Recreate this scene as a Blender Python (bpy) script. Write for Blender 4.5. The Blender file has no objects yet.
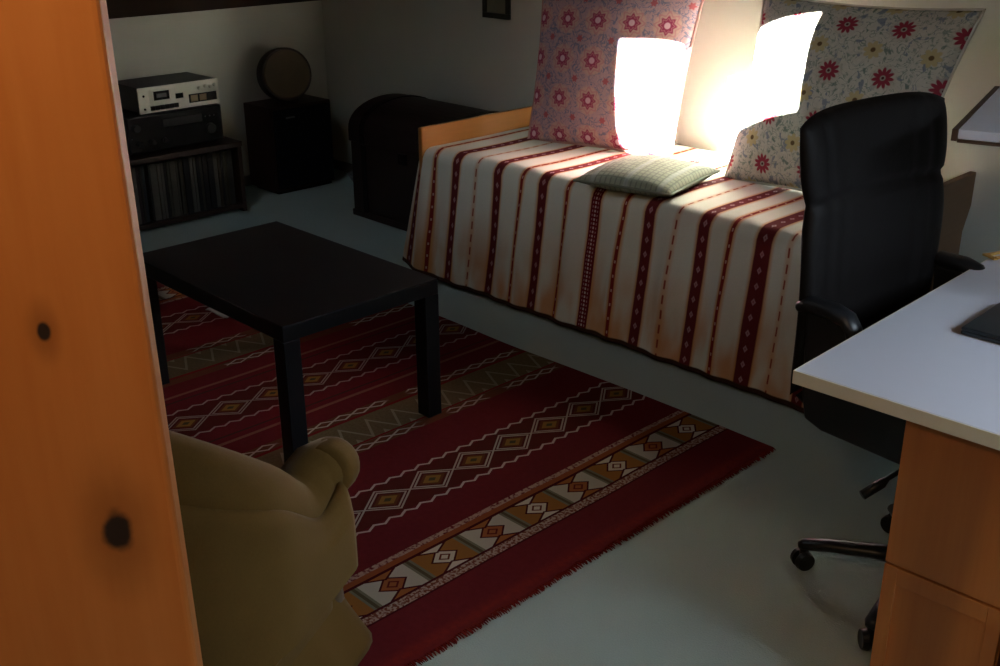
import bpy, bmesh, math, random
from mathutils import Vector, Matrix, noise
random.seed(7)
PI = math.pi
SC = bpy.context.scene
COL = SC.collection

# ------------------------------------------------------------------ node helper
class X:
    """a shader value with arithmetic"""
    def __init__(s, t, v): s.t, s.v = t, v
    def m(s, op, *a):
        n = s.t.nodes.new('ShaderNodeMath'); n.operation = op
        for i, q in enumerate((s,) + a):
            if isinstance(q, X): s.t.links.new(q.v, n.inputs[i])
            else: n.inputs[i].default_value = q
        return X(s.t, n.outputs[0])
    def __add__(s, o): return s.m('ADD', o)
    def __sub__(s, o): return s.m('SUBTRACT', o)
    def __mul__(s, o): return s.m('MULTIPLY', o)
    def __truediv__(s, o): return s.m('DIVIDE', o)
    __radd__ = __add__; __rmul__ = __mul__
    def __rsub__(s, o): return (s * -1.0) + o
    def abs(s): return s.m('ABSOLUTE')
    def fract(s): return s.m('FRACT')
    def floor(s): return s.m('FLOOR')
    def mn(s, o): return s.m('MINIMUM', o)
    def mx(s, o): return s.m('MAXIMUM', o)
    def lt(s, e, soft=0.0):          # 1 where s < e
        if soft <= 0: return s.m('LESS_THAN', e)
        n = s.t.nodes.new('ShaderNodeMapRange'); n.interpolation_type = 'SMOOTHSTEP'
        s.t.links.new(s.v, n.inputs[0]); n.inputs[1].default_value = e - soft; n.inputs[2].default_value = e + soft
        n.inputs[3].default_value = 1; n.inputs[4].default_value = 0
        return X(s.t, n.outputs[0])
    def gt(s, e, soft=0.0): return 1.0 - s.lt(e, soft)
    def band(s, a, b, soft=0.0): return s.gt(a, soft) * s.lt(b, soft)

def newmat(name, rough=0.7, spec=0.3):
    m = bpy.data.materials.new(name); m.use_nodes = True
    t = m.node_tree; b = t.nodes['Principled BSDF']
    b.inputs['Roughness'].default_value = rough
    b.inputs['Specular IOR Level'].default_value = spec
    return m, t, b

def coords(t, kind='Object'):
    n = t.nodes.new('ShaderNodeTexCoord'); s = t.nodes.new('ShaderNodeSeparateXYZ')
    t.links.new(n.outputs[kind], s.inputs[0])
    return n.outputs[kind], X(t, s.outputs[0]), X(t, s.outputs[1]), X(t, s.outputs[2])

def tnoise(t, vec, scale, detail=3, stretch=(1, 1, 1), dist=0.0, rough=0.5):
    mp = t.nodes.new('ShaderNodeMapping'); mp.inputs['Scale'].default_value = stretch
    t.links.new(vec, mp.inputs[0])
    n = t.nodes.new('ShaderNodeTexNoise'); n.inputs['Scale'].default_value = scale
    n.inputs['Detail'].default_value = detail; n.inputs['Distortion'].default_value = dist
    n.inputs['Roughness'].default_value = rough
    t.links.new(mp.outputs[0], n.inputs['Vector'])
    return X(t, n.outputs['Fac'])

def mixc(t, fac, a, b):
    n = t.nodes.new('ShaderNodeMix'); n.data_type = 'RGBA'
    if isinstance(fac, X): t.links.new(fac.v, n.inputs[0])
    else: n.inputs[0].default_value = fac
    for i, c in ((6, a), (7, b)):
        if isinstance(c, X): t.links.new(c.v, n.inputs[i])
        else: n.inputs[i].default_value = (*c, 1)
    return X(t, n.outputs[2])

def bump(t, b, h, strength=0.3, dist=0.01):
    n = t.nodes.new('ShaderNodeBump'); n.inputs['Strength'].default_value = strength
    n.inputs['Distance'].default_value = dist
    t.links.new(h.v, n.inputs['Height']); t.links.new(n.outputs[0], b.inputs['Normal'])

def setc(t, b, c): t.links.new(c.v, b.inputs['Base Color'])

def plain(name, col, rough=0.6, spec=0.3, metal=0.0, var=0.0, scale=20, bmp=0.0):
    m, t, b = newmat(name, rough, spec)
    b.inputs['Metallic'].default_value = metal
    v, x, y, z = coords(t)
    n = tnoise(t, v, scale, 4)
    k = max(var, 0.02)
    setc(t, b, mixc(t, n, tuple(c * (1 - k) for c in col), tuple(min(1, c * (1 + k)) for c in col)))
    if bmp: bump(t, b, n, bmp, 0.004)
    return m

def wood(name, c1, c2, axis=2, rough=0.45, scale=9, spec=0.4, knots=()):
    m, t, b = newmat(name, rough, spec)
    v, x, y, z = coords(t)
    st = [1, 1, 1]; st[axis] = 0.08
    g = tnoise(t, v, scale * 3, 5, tuple(st), 0.6)
    f = tnoise(t, v, scale * 14, 3, tuple(st), 0.2)
    k = (g * 0.75 + f * 0.35 - 0.3).mx(0.0).mn(1.0)
    c = mixc(t, k, c1, c2)
    for (kx, kz, r, ax) in knots:
        u = (x if ax == 0 else y) - kx
        w = z - kz
        wob = tnoise(t, v, 30, 3)
        d = (u * u + w * w * 0.22).m('SQRT') + (wob - 0.5) * (r * 0.9)
        c = mixc(t, d.lt(r * 2.4, r * 1.6) * 0.55, c, tuple(q * 0.45 for q in c1))
        d2 = (u * u + w * w * 0.35).m('SQRT') + (wob - 0.5) * (r * 1.3)
        c = mixc(t, d2.lt(r, r * 0.35), c, (0.025, 0.016, 0.014))
    setc(t, b, c)
    bump(t, b, f, 0.08, 0.002)
    return m

# ------------------------------------------------------------------ mesh helpers
def link(name, bm, mat, parent=None, smooth=False, bevel=0.0, seg=2, subsurf=0, mats=None):
    me = bpy.data.meshes.new(name)
    bmesh.ops.recalc_face_normals(bm, faces=bm.faces[:])
    bm.to_mesh(me); bm.free()
    o = bpy.data.objects.new(name, me); COL.objects.link(o)
    for m in (mats or [mat]): me.materials.append(m)
    if smooth:
        for p in me.polygons: p.use_smooth = True
    if bevel > 0:
        md = o.modifiers.new('bevel', 'BEVEL'); md.width = bevel; md.segments = seg; md.limit_method = 'ANGLE'
    if subsurf:
        md = o.modifiers.new('sub', 'SUBSURF'); md.levels = subsurf; md.render_levels = subsurf
    if parent: o.parent = parent
    return o

def B(): return bmesh.new()

def box(bm, a, b, mat=0):
    vs = [bm.verts.new((x, y, z)) for x in (a[0], b[0]) for y in (a[1], b[1]) for z in (a[2], b[2])]
    for f in ((0, 1, 3, 2), (4, 6, 7, 5), (0, 4, 5, 1), (2, 3, 7, 6), (0, 2, 6, 4), (1, 5, 7, 3)):
        fc = bm.faces.new([vs[i] for i in f]); fc.material_index = mat
    return vs

def cyl(bm, p0, p1, r0, r1=None, n=20, mat=0):
    r1 = r0 if r1 is None else r1
    p0, p1 = Vector(p0), Vector(p1); d = (p1 - p0).normalized()
    u = d.orthogonal().normalized(); w = d.cross(u)
    A = []; C = []
    for i in range(n):
        a = 2 * PI * i / n; q = u * math.cos(a) + w * math.sin(a)
        A.append(bm.verts.new(p0 + q * r0)); C.append(bm.verts.new(p1 + q * r1))
    for i in range(n):
        j = (i + 1) % n; bm.faces.new((A[i], A[j], C[j], C[i])).material_index = mat
    bm.faces.new(A[::-1]).material_index = mat; bm.faces.new(C).material_index = mat

def tube(bm, pts, radii, n=14, cap=True, flat=1.0):
    pts = [Vector(p) for p in pts]; rings = []
    prev = None
    for i, p in enumerate(pts):
        d = (pts[min(i + 1, len(pts) - 1)] - pts[max(i - 1, 0)]).normalized()
        if prev is None:
            u = Vector((0, 0, 1)).cross(d)
            if u.length < 1e-3: u = Vector((1, 0, 0))
            u.normalize()
        else:
            u = (prev - d * prev.dot(d)).normalized()
        prev = u; w = d.cross(u)
        r = radii[i] if isinstance(radii, (list, tuple)) else radii
        rings.append([bm.verts.new(p + u * math.cos(2 * PI * k / n) * r + w * math.sin(2 * PI * k / n) * r * flat) for k in range(n)])
    for a, b in zip(rings, rings[1:]):
        for k in range(n):
            j = (k + 1) % n; bm.faces.new((a[k], a[j], b[j], b[k]))
    if cap:
        bm.faces.new(rings[0][::-1]); bm.faces.new(rings[-1])

def lathe(bm, prof, c=(0, 0, 0), n=32, axis='z'):
    rings = []
    for r, h in prof:
        ring = []
        for k in range(n):
            a = 2 * PI * k / n
            if axis == 'z': p = (c[0] + r * math.cos(a), c[1] + r * math.sin(a), c[2] + h)
            elif axis == 'x': p = (c[0] + h, c[1] + r * math.cos(a), c[2] + r * math.sin(a))
            else: p = (c[0] + r * math.sin(a), c[1] + h, c[2] + r * math.cos(a))
            ring.append(bm.verts.new(p))
        rings.append(ring)
    for a, b in zip(rings, rings[1:]):
        for k in range(n):
            j = (k + 1) % n; bm.faces.new((a[k], a[j], b[j], b[k]))
    bm.faces.new(rings[0][::-1]); bm.faces.new(rings[-1])

def grid_faces(bm, G, uvf=None, close=False, mat=0):
    nu, nv = len(G), len(G[0]); uv = bm.loops.layers.uv.verify() if uvf else None
    for i in range(nu - 1 + (1 if close else 0)):
        for j in range(nv - 1):
            i2 = (i + 1) % nu
            idx = ((i, j), (i + 1, j), (i + 1, j + 1), (i, j + 1))
            vs = [G[a % nu][b] for a, b in idx]
            if len(set(vs)) < 3: continue
            try: f = bm.faces.new(vs)
            except ValueError: continue
            f.material_index = mat
            if uv:
                for l, (a, b) in zip(f.loops, idx): l[uv].uv = uvf(a, b)

def thing(name, label, cat, loc=(0, 0, 0), rz=0.0, group=None):
    o = bpy.data.objects.new(name, None); COL.objects.link(o); o.empty_display_size = 0.1
    o.location = loc; o.rotation_euler = (0, 0, rz); o['label'] = label; o['category'] = cat
    if group: o['group'] = group
    return o
def tag(o, label, cat, group=None):
    o['label'] = label; o['category'] = cat
    if group: o['group'] = group
    return o
def struct(o): o['kind'] = 'structure'; return o

def dens(name): return bpy.data.objects[name]

# ================================================================== ROOM
XL, XR, YB, YN, ZC = -5.62, 0.60, 3.96, -1.6, 2.5
ZK = 1.01; XS = -4.00            # knee wall height; where slope meets flat ceiling
m_wall = plain('wall_paint', (0.56, 0.57, 0.50), 0.9, 0.1, var=0.04, scale=6, bmp=0.05)
m_slope = wood('dark_ceiling_boards', (0.035, 0.016, 0.010), (0.07, 0.035, 0.02), 1, 0.6)
# carpet
m_floor, t, b = newmat('carpet', 0.95, 0.05)
v, x, y, z = coords(t)
n1 = tnoise(t, v, 260, 2); n2 = tnoise(t, v, 2.2, 3)
setc(t, b, mixc(t, n1 * 0.6 + n2 * 0.4, (0.29, 0.365, 0.34), (0.42, 0.515, 0.485)))
bump(t, b, n1, 0.35, 0.004)

bm = B(); box(bm, (XL, YN, -0.05), (XR, YB, 0)); struct(link('floor', bm, m_floor))
bm = B(); box(bm, (XL - 0.1, YN - 0.1, 0), (XL, YB + 0.1, ZK)); struct(link('wall_left', bm, m_wall))
# back wall and near wall: prism with sloped left end
def gable(y0, y1, name):
    bm = B(); P = [(XL, 0), (XR, 0), (XR, ZC), (XS, ZC), (XL, ZK)]
    a = [bm.verts.new((px, y0, pz)) for px, pz in P]; c = [bm.verts.new((px, y1, pz)) for px, pz in P]
    bm.faces.new(a); bm.faces.new(c[::-1])
    for i in range(5): bm.faces.new((a[i], a[(i + 1) % 5], c[(i + 1) % 5], c[i]))
    return struct(link(name, bm, m_wall))
gable(YB, YB + 0.1, 'wall_back'); gable(YN - 0.1, YN, 'wall_near')
# sloping dark ceiling
bm = B()
sl = [(XL - 0.1, ZK - 0.0847), (XS, ZC), (XS, ZC + 0.1), (XL - 0.1, ZK + 0.06)]
a = [bm.verts.new((px, YN - 0.1, pz)) for px, pz in sl]; c = [bm.verts.new((px, YB + 0.1, pz)) for px, pz in sl]
bm.faces.new(a); bm.faces.new(c[::-1])
for i in range(4): bm.faces.new((a[i], a[(i + 1) % 4], c[(i + 1) % 4], c[i]))
struct(link('ceiling_slope', bm, m_slope))
# flat ceiling with a roof-light opening
SX0, SX1, SY0, SY1 = -3.86, -2.75, 0.84, 1.90
def slab_with_hole(name, o0, o1, h0, h1, z0, z1, plane='z', mat=m_wall):
    bm = B()
    def bx(a0, b0, a1, b1):
        if a1 - a0 < 1e-4 or b1 - b0 < 1e-4: return
        if plane == 'z': box(bm, (a0, b0, z0), (a1, b1, z1))
        else: box(bm, (z0, a0, b0), (z1, a1, b1))
    bx(o0[0], o0[1], o1[0], h0[1]); bx(o0[0], h1[1], o1[0], o1[1])
    bx(o0[0], h0[1], h0[0], h1[1]); bx(h1[0], h0[1], o1[0], h1[1])
    return struct(link(name, bm, mat))
def ray_up(px_, pz_, py_=3.7):      # where the sun ray through a point of the lit patch crosses the ceiling
    k_ = (ZC - pz_) / 0.70
    return (px_ - 0.30 * k_, py_ - k_)
HOLE = [ray_up(-2.935, 0.49), ray_up(-2.10, 0.77), ray_up(-2.21, 1.235), ray_up(-3.01, 0.985)]
OUTR = [(XS, YN - 0.1), (XR + 0.1, YN - 0.1), (XR + 0.1, YB + 0.1), (XS, YB + 0.1)]
bm = B()
def quad_ring(z_): return [bm.verts.new((*p, z_)) for p in OUTR], [bm.verts.new((*p, z_)) for p in HOLE]
o1_, h1_ = quad_ring(ZC); o2_, h2_ = quad_ring(ZC + 0.02)
for k in range(4):
    j = (k + 1) % 4
    bm.faces.new((o1_[k], o1_[j], h1_[j], h1_[k])); bm.faces.new((o2_[k], h2_[k], h2_[j], o2_[j]))
    bm.faces.new((h1_[k], h1_[j], h2_[j], h2_[k])); bm.faces.new((o1_[k], o2_[k], o2_[j], o1_[j]))
struct(link('ceiling', bm, m_slope))
# unseen shaft added along the sun direction, keeps other sky light out
bm = B()
rv0 = [bm.verts.new((p[0], p[1], ZC + 0.02)) for p in HOLE]; rv1 = [bm.verts.new((p[0] - 0.195, p[1] - 0.65, ZC + 0.475)) for p in HOLE]
for k in range(4):
    j = (k + 1) % 4; bm.faces.new((rv0[k], rv0[j], rv1[j], rv1[k]))
struct(link('added_light_shaft', bm, m_slope))
# right wall with a window beside the desk
WY0, WY1, WZ0, WZ1 = 1.4, 2.9, 1.10, 2.10
slab_with_hole('wall_right', (YN - 0.1, 0), (YB + 0.1, ZC), (WY0, WZ0), (WY1, WZ1), XR, XR + 0.1, 'x')
m_frame = plain('white_window_paint', (0.7, 0.7, 0.68), 0.4, 0.4)
bm = B()
for (a0, b0, a1, b1) in ((WY0, WZ0, WY1, WZ0 + .05), (WY0, WZ1 - .05, WY1, WZ1), (WY0, WZ0, WY0 + .05, WZ1), (WY1 - .05, WZ0, WY1, WZ1), ((WY0 + WY1) / 2 - .03, WZ0, (WY0 + WY1) / 2 + .03, WZ1)):
    box(bm, (XR + 0.03, a0, b0), (XR + 0.08, a1, b1))
struct(link('window_1', bm, m_frame))
# dark painted skirting on the left and back walls
m_base = plain('baseboard_paint', (0.12, 0.10, 0.08), 0.6)
bm = B(); box(bm, (XL, YN, 0), (XL + 0.012, YB, 0.06)); struct(link('baseboard_left', bm, m_base, bevel=.002))
bm = B(); box(bm, (XL + .012, YB - 0.012, 0), (XR, YB, 0.06)); struct(link('baseboard_back', bm, m_base, bevel=.002))

# ================================================================== WOODEN POST
m_post = wood('amber_pine', (0.42, 0.14, 0.030), (0.62, 0.26, 0.080), 2, 0.5, 6, 0.15,
              knots=((-0.091, 1.274, 0.005, 0), (-0.056, 1.054, 0.013, 0)))
P0 = Vector((-0.9126, 0.4382, 0))
t_post = thing('wooden_post', 'tall amber stained pine post with knots, filling the left foreground', 'post', P0, math.radians(62))
t_post.rotation_euler = (0, -0.010, math.radians(62))
bm = B(); box(bm, (-0.55, 0.0, 0.006), (0.0, 0.10, ZC - 0.01))
link('post_board', bm, m_post, t_post, bevel=0.007, seg=3)

# ================================================================== RUG
RX0, RY1 = -1.608, 2.735
RL, RW = 2.89, 1.86
m_rug, t, b = newmat('kilim_weave', 0.95, 0.03)
uvv, u, w, _ = coords(t, 'UV')
d0 = (u - 1.445).abs() * -1.0 + 1.445          # mirrored distance from either end
RED = (0.125, 0.006, 0.012); DRED = (0.05, 0.004, 0.007); ORG = (0.28, 0.10, 0.02); WHT = (0.40, 0.36, 0.29)
OLV = (0.12, 0.10, 0.05); BRN = (0.07, 0.02, 0.012); GRY = (0.15, 0.14, 0.11)
nz = tnoise(t, uvv, 60, 3); nl = tnoise(t, uvv, 5, 3, (1, .3, 1))
c = mixc(t, nz * 0.5 + nl * 0.5, (0.078, 0.009, 0.012), (0.130, 0.015, 0.018))
c = mixc(t, d0.band(0.012, 0.045, 0.02) * nz, c, (0.20, 0.02, 0.012))
def tri(x, p): return ((x / p).fract() - 0.5).abs() * (2.0 * p)     # 0..p triangle wave
# speckle band
spk = tnoise(t, uvv, 120, 2).gt(0.5, 0.06)
c = mixc(t, d0.band(0.172, 0.212), c, mixc(t, spk, (0.13, 0.04, 0.022), (0.30, 0.23, 0.19)))
c = mixc(t, d0.band(0.172, 0.178), c, DRED)
# border of big diamonds
per = 0.1735
cw = (w - 2.637 + RY1 * 0 + per * 0.5 + per * 20.0) / per
cell = cw.floor(); par = (cell * 0.5).fract().gt(0.25)              # alternate cells
fw = (cw.fract() - 0.5) * per                                      # metres from cell centre along the width
du = d0 - 0.267                                                    # metres from the band centre
inb = d0.band(0.212, 0.322)
bg = mixc(t, par, (0.22, 0.095, 0.022), (0.33, 0.31, 0.26))
fg = mixc(t, par, (0.42, 0.38, 0.32), (0.24, 0.075, 0.025))
dm = du.abs() * 1.0 + fw.abs() * 0.85
bc = mixc(t, dm.lt(0.040), bg, DRED)
bc = mixc(t, dm.lt(0.033), bc, fg)
bc = mixc(t, dm.lt(0.018), bc, mixc(t, par, (0.10, 0.02, 0.012), (0.10, 0.012, 0.01)))
bc = mixc(t, dm.lt(0.011), bc, fg)
dk = (0.055 - du.abs()) * 1.0 + (per * 0.5 - (fw.abs() - 0.0) - 0.044).abs() * 1.0      # half diamonds at the rims
rim = (du.abs() * -1.0 + 0.055) + fw.abs() * 0.55
bc = mixc(t, rim.lt(0.030), bc, DRED)
bc = mixc(t, rim.lt(0.023), bc, mixc(t, par, (0.42, 0.38, 0.32), (0.24, 0.085, 0.022)))
bc = mixc(t, (fw.abs()).gt(per * 0.5 - 0.013), bc, (0.13, 0.125, 0.085))
bc = mixc(t, (fw.abs()).gt(per * 0.5 - 0.005), bc, (0.07, 0.055, 0.03))
c = mixc(t, inb, c, bc)
for a_, b_ in ((0.206, 0.214), (0.320, 0.330)): c = mixc(t, d0.band(a_, b_), c, DRED)
c = mixc(t, d0.band(0.330, 0.350), c, (0.20, 0.055, 0.018))
c = mixc(t, d0.band(0.350, 0.368) * tnoise(t, uvv, 90, 2).gt(0.45, 0.1), c, (0.30, 0.2, 0.16))
# wave bands (double zig-zag lines with chained diamonds)
def wave_band(c, ctr, half, strength=1.0):
    dd = d0 - ctr
    p = 0.168
    inner = dd.abs().lt(half - 0.015)
    ph = (w - 2.68 + p * 0.5 + p * 20.0) / p
    f2 = (ph.fract() - 0.5) * p
    c = mixc(t, inner, c, (0.075, 0.012, 0.010))
    dmd = dd.abs() * 1.35 + f2.abs()                      # diamonds
    c = mixc(t, inner * dmd.lt(0.050), c, (0.10, 0.03, 0.012))
    c = mixc(t, inner * dmd.lt(0.036), c, (0.20, 0.11, 0.022))
    c = mixc(t, inner * dmd.lt(0.015), c, (0.06, 0.05, 0.02))
    tr = tri(w - 2.68 + p * 20.0, p) * 1.0                # 0 at ... p/2 amplitude
    for off in (0.0, 0.5):
        zz = (((w - 2.68 + p * 20.0) / p + off).fract() - 0.5).abs() * (2 * 0.062)
        pos = dd.abs() - (0.062 - zz)
        for k in (0.0, 0.012):
            ln = ((dd.abs() - zz + k).abs()).lt(0.0033)
            if off == 0.0: c = mixc(t, inner * ln * strength, c, (0.33, 0.29, 0.25))
    zg = (((w + 20.0) / 0.056).fract() - 0.5).abs() * 0.030   # small zig-zag rims
    ln = ((dd.abs() - half + zg).abs()).lt(0.0042)
    return mixc(t, ln * strength, c, (0.36, 0.31, 0.28))
c = wave_band(c, 0.600, 0.094)
c = wave_band(c, 1.445, 0.104, 0.6)
# chains and the olive middle bands
def chain(c, ctr):
    dd = d0 - ctr
    zz = (((w + 20.0) / 0.075).fract() - 0.5).abs() * 0.034
    seg_ = tnoise(t, uvv, 4.5, 0, (0.2, 1, 1)).gt(0.42, 0.03)
    c = mixc(t, dd.abs().lt(0.021), c, (0.10, 0.035, 0.018))
    return mixc(t, ((dd.abs() - zz).abs()).lt(0.0035) * seg_, c, (0.34, 0.29, 0.25))
c = mixc(t, d0.band(0.920, 1.095), c, mixc(t, tnoise(t, uvv, 110, 2), (0.075, 0.05, 0.022), (0.145, 0.11, 0.06)))
hook = ((((w + 20.0) / 0.11).fract() - 0.5).abs() * 0.22 + (d0 - 1.0)).abs()
c = mixc(t, (hook - 0.05).abs().lt(0.010) * d0.band(0.935, 1.08), c, (0.19, 0.165, 0.11))
c = mixc(t, d0.band(0.925, 0.935), c, (0.14, 0.012, 0.012))
c = mixc(t, d0.band(1.082, 1.096), c, (0.14, 0.012, 0.012))
c = chain(c, 0.902); c = chain(c, 1.118)
c = mixc(t, d0.band(1.225, 1.24), c, (0.17, 0.07, 0.045))
c = mixc(t, d0.band(1.27, 1.278), c, (0.05, 0.02, 0.015))
setc(t, b, c)
rib = (((u * 220.0).fract() - 0.5).abs()) + nz * 0.5
bump(t, b, rib, 0.25, 0.003)
bm = B(); uvl = bm.loops.layers.uv.verify()
NU, NV = 60, 90; G = []
for i in range(NU + 1):
    row = []
    for j in range(NV + 1):
        uu = RL * i / NU; vv = RY1 - RW + RW * j / NV
        xx = RX0 - uu; yy = vv + 0.006 * math.sin(uu * 4.1) * (j / NV)
        if i == 0: xx += 0.012 * noise.noise(Vector((vv * 18, 0, 3))) + 0.006 * noise.noise(Vector((vv * 60, 1, 3))) - 0.004
        row.append(bm.verts.new((xx, yy, 0.009 + 0.0025 * noise.noise(Vector((uu * 3, vv * 3, 0))))))
    G.append(row)
grid_faces(bm, G, lambda a, b_: (RL * a / NU, RY1 - RW + RW * b_ / NV))
ext = bmesh.ops.extrude_face_region(bm, geom=bm.faces[:])
for e in ext['geom']:
    if isinstance(e, bmesh.types.BMVert): e.co.z = 0.001
rug_t = thing('kilim_rug', 'dark red woven kilim rug with diamond borders, lying on the pale carpet', 'rug', (0, 0, 0))
link('woven_field', bm, m_rug, rug_t)
# short red fringe along the near end
m_fr = plain('fringe_wool', (0.15, 0.018, 0.014), 0.95, 0.02, var=0.3, scale=60)
bm = B()
k = RY1 - RW + 0.004
while k < RY1 - 0.002:
    L = random.uniform(0.008, 0.017); a_ = random.uniform(-0.25, 0.25)
    tube(bm, [(RX0 - 0.01, k, 0.007), (RX0 + L * .5, k + a_ * L * .5, 0.006), (RX0 + L, k + a_ * L, 0.003)], [0.0028, 0.0024, 0.001], 5)
    k += random.uniform(0.004, 0.0085)
fr = link('fringe', bm, m_fr, rug_t); fr['kind'] = 'stuff'

# ================================================================== DAYBED
FX, HX, BY0, BY1 = -3.70, -1.62, 3.10, 3.93
m_bedwood = wood('honey_beech', (0.27, 0.105, 0.020), (0.40, 0.17, 0.038), 1, 0.4, 5)
m_bedside = wood('brown_beech', (0.13, 0.07, 0.035), (0.19, 0.11, 0.06), 1, 0.5, 5)
bed = thing('daybed', 'single wooden daybed with low end boards, standing against the back wall', 'bed', (FX, BY0, 0))
L_ = HX - FX; W_ = BY1 - BY0
bm = B(); box(bm, (-0.012, -0.02, 0.20), (0.014, W_, 0.66)); link('footboard', bm, m_bedwood, bed, bevel=.006)
bm = B()
pts = [(0, 0.10), (0, 0.60), (0.03, 0.66), (W_ + 0.01, 0.675), (W_ + 0.01, 0.55), (W_ - 0.03, 0.46), (W_ - 0.03, 0.10)]
a = [bm.verts.new((L_ - .014, p[0], p[1])) for p in pts]; c_ = [bm.verts.new((L_ + .012, p[0], p[1])) for p in pts]
bm.faces.new(a); bm.faces.new(c_[::-1])
for i in range(len(pts)): bm.faces.new((a[i], a[(i + 1) % len(pts)], c_[(i + 1) % len(pts)], c_[i]))
link('headboard', bm, m_bedside, bed, bevel=.004)
bm = B(); box(bm, (0.014, 0.02, 0.20), (L_ - .014, 0.045, 0.32)); box(bm, (0.014, W_ - .045, 0.20), (L_ - .014, W_ - .02, 0.32)); link('side_rail', bm, m_bedside, bed, bevel=.003)
for px in (0.03, L_ - 0.06):
    for py in (0.05, W_ - .09):
        bm = B(); box(bm, (px, py, 0), (px + .04, py + .04, 0.3)); link('leg', bm, m_bedside, bed, bevel=.004)
m_matt = plain('mattress_ticking', (0.55, 0.53, 0.48), 0.9)
bm = B(); box(bm, (0.03, 0.03, 0.30), (L_ - .03, W_ - .01, 0.555)); link('mattress', bm, m_matt, bed, bevel=.03, seg=4)

# ---- striped bedspread
m_sp, t, b = newmat('striped_cotton', 0.9, 0.05)
uvv, u, w, _ = coords(t, 'UV')          # u = metres along the bed, w = metres down from the wall edge
nf = tnoise(t, uvv, 150, 3); nb = tnoise(t, uvv, 3.0, 3); wob = tnoise(t, uvv, 7, 2, (1, .6, 1))
c = mixc(t, nf * 0.5 + nb * 0.5, (0.50, 0.49, 0.42), (0.66, 0.64, 0.55))
uw = u + (wob - 0.5) * 0.010
# orange dye bleeding near the lower hem
hem = w.gt(1.17, 0.16)
bl = tnoise(t, uvv, 9, 2, (1, .35, 1)).gt(0.50, 0.14)
c = mixc(t, hem * bl * 0.8, c, (0.52, 0.20, 0.045))
STR = STRIPES = [(-3.60, 'n'), (-3.463, 'w'), (-3.34, 't'), (-3.21, 'w'), (-3.07, 'n'), (-2.95, 'w'), (-2.82, 'n'), (-2.67, 'l'),
    (-2.53, 'n'), (-2.41, 'w'), (-2.29, 't'), (-2.17, 'w'), (-2.055, 'n'), (-1.925, 'W'), (-1.825, 't'), (-1.70, 'w'), (-3.72, 'w'), (-3.83, 'n')]
dash = (((w / 0.055).fract() - 0.5).abs())
for i, (sx, kd) in enumerate(STR):
    hw = {'n': 0.0085, 'w': 0.023, 't': 0.0035, 'l': 0.023, 'W': 0.030}[kd]
    dd = (uw - sx).abs()
    c = mixc(t, dd.lt(hw + 0.008, 0.010) * (0.85 if kd != 't' else 0.5), c, (0.52, 0.21, 0.05))
    if kd == 'n':
        c = mixc(t, dd.lt(hw - 0.001, 0.002), c, (0.20, 0.022, 0.016))
        c = mixc(t, dd.lt(0.003) * dash.lt(0.10) , c, (0.45, 0.25, 0.2))
    elif kd == 't':
        c = mixc(t, dd.lt(hw, 0.002) * dash.gt(0.2, 0.05), c, (0.25, 0.05, 0.03))
    elif kd == 'l':
        c = mixc(t, dd.lt(hw), c, (0.13, 0.012, 0.016))
        c = mixc(t, dd.lt(0.0035, 0.001) * ((w / 0.016).fract()).gt(0.45, .1), c, (0.5, 0.36, 0.34))
        c = mixc(t, (dd - 0.012).abs().lt(0.0018) * ((w / 0.016).fract()).gt(0.5), c, (0.4, 0.2, 0.2))
    else:
        c = mixc(t, dd.lt(hw, 0.003), c, (0.115, 0.016, 0.018))
        dmd = dd * 1.5 + dash * 0.055
        c = mixc(t, dmd.lt(0.0125, 0.004), c, (0.34, 0.19, 0.20))
        c = mixc(t, dmd.lt(0.006, .002) * 0.6, c, (0.16, 0.02, 0.02))
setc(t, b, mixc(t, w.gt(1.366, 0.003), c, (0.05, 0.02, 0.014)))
bump(t, b, tnoise(t, uvv, 400, 2), 0.25, 0.003)

def spread_pt(s, q):
    """s = metres along the bed (world x), q = 0 at the wall .. 1.44 at the hem"""
    top = 0.572; flat = BY1 - BY0 - 0.02; r = 0.05
    yb = BY1 - 0.03
    edge = BY0 - 0.012
    e = max(0.0, (FX + 0.16 - s))            # near the foot end
    z_ = top + 0.006 * noise.noise(Vector((s * 3, q * 3, 5))) - 0.010 * math.exp(-((s - FX) / 0.05) ** 2)
    qf = yb - edge - r
    if q <= qf:
        yy = yb - q; x_ = s
    else:
        a_ = (q - qf) / r
        if a_ < PI / 2:
            yy = edge + r - r * math.sin(a_); z_ = z_ - r * (1 - math.cos(a_)); x_ = s
        else:
            drop = q - qf - r * PI / 2
            k_ = drop / 0.52
            fold = 0.012 * math.sin(s * 23 + 1.3 * math.sin(s * 5)) + 0.010 * math.sin(s * 51 + 2)
            yy = edge - 0.075 * k_ + fold * math.sin(min(1, k_) * PI * 0.88) * 0.8
            z_ = z_ - r - drop
            x_ = s
            # far foot end: the cloth swings round the board
            if s < FX + 0.12:
                g = (FX + 0.12 - s)
                kk = min(1, k_ * 1.1)
                x_ = s - g * 0.55 * kk
                yy += (g * g) * 3.2 * kk
    return x_, yy, z_
bm = B(); NS, NQ = 220, 70; G = []
S0, S1 = FX + 0.012, HX - 0.02
HEM = 1.350
def qmax(s): return HEM
for i in range(NS + 1):
    s = S0 + (S1 - S0) * i / NS; row = []
    for j in range(NQ + 1):
        q = HEM * j / NQ; p = spread_pt(s, q)
        row.append(bm.verts.new(p))
    G.append(row)
grid_faces(bm, G, lambda a, b_: (S0 + (S1 - S0) * a / NS, HEM * b_ / NQ + 0.035))
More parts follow.
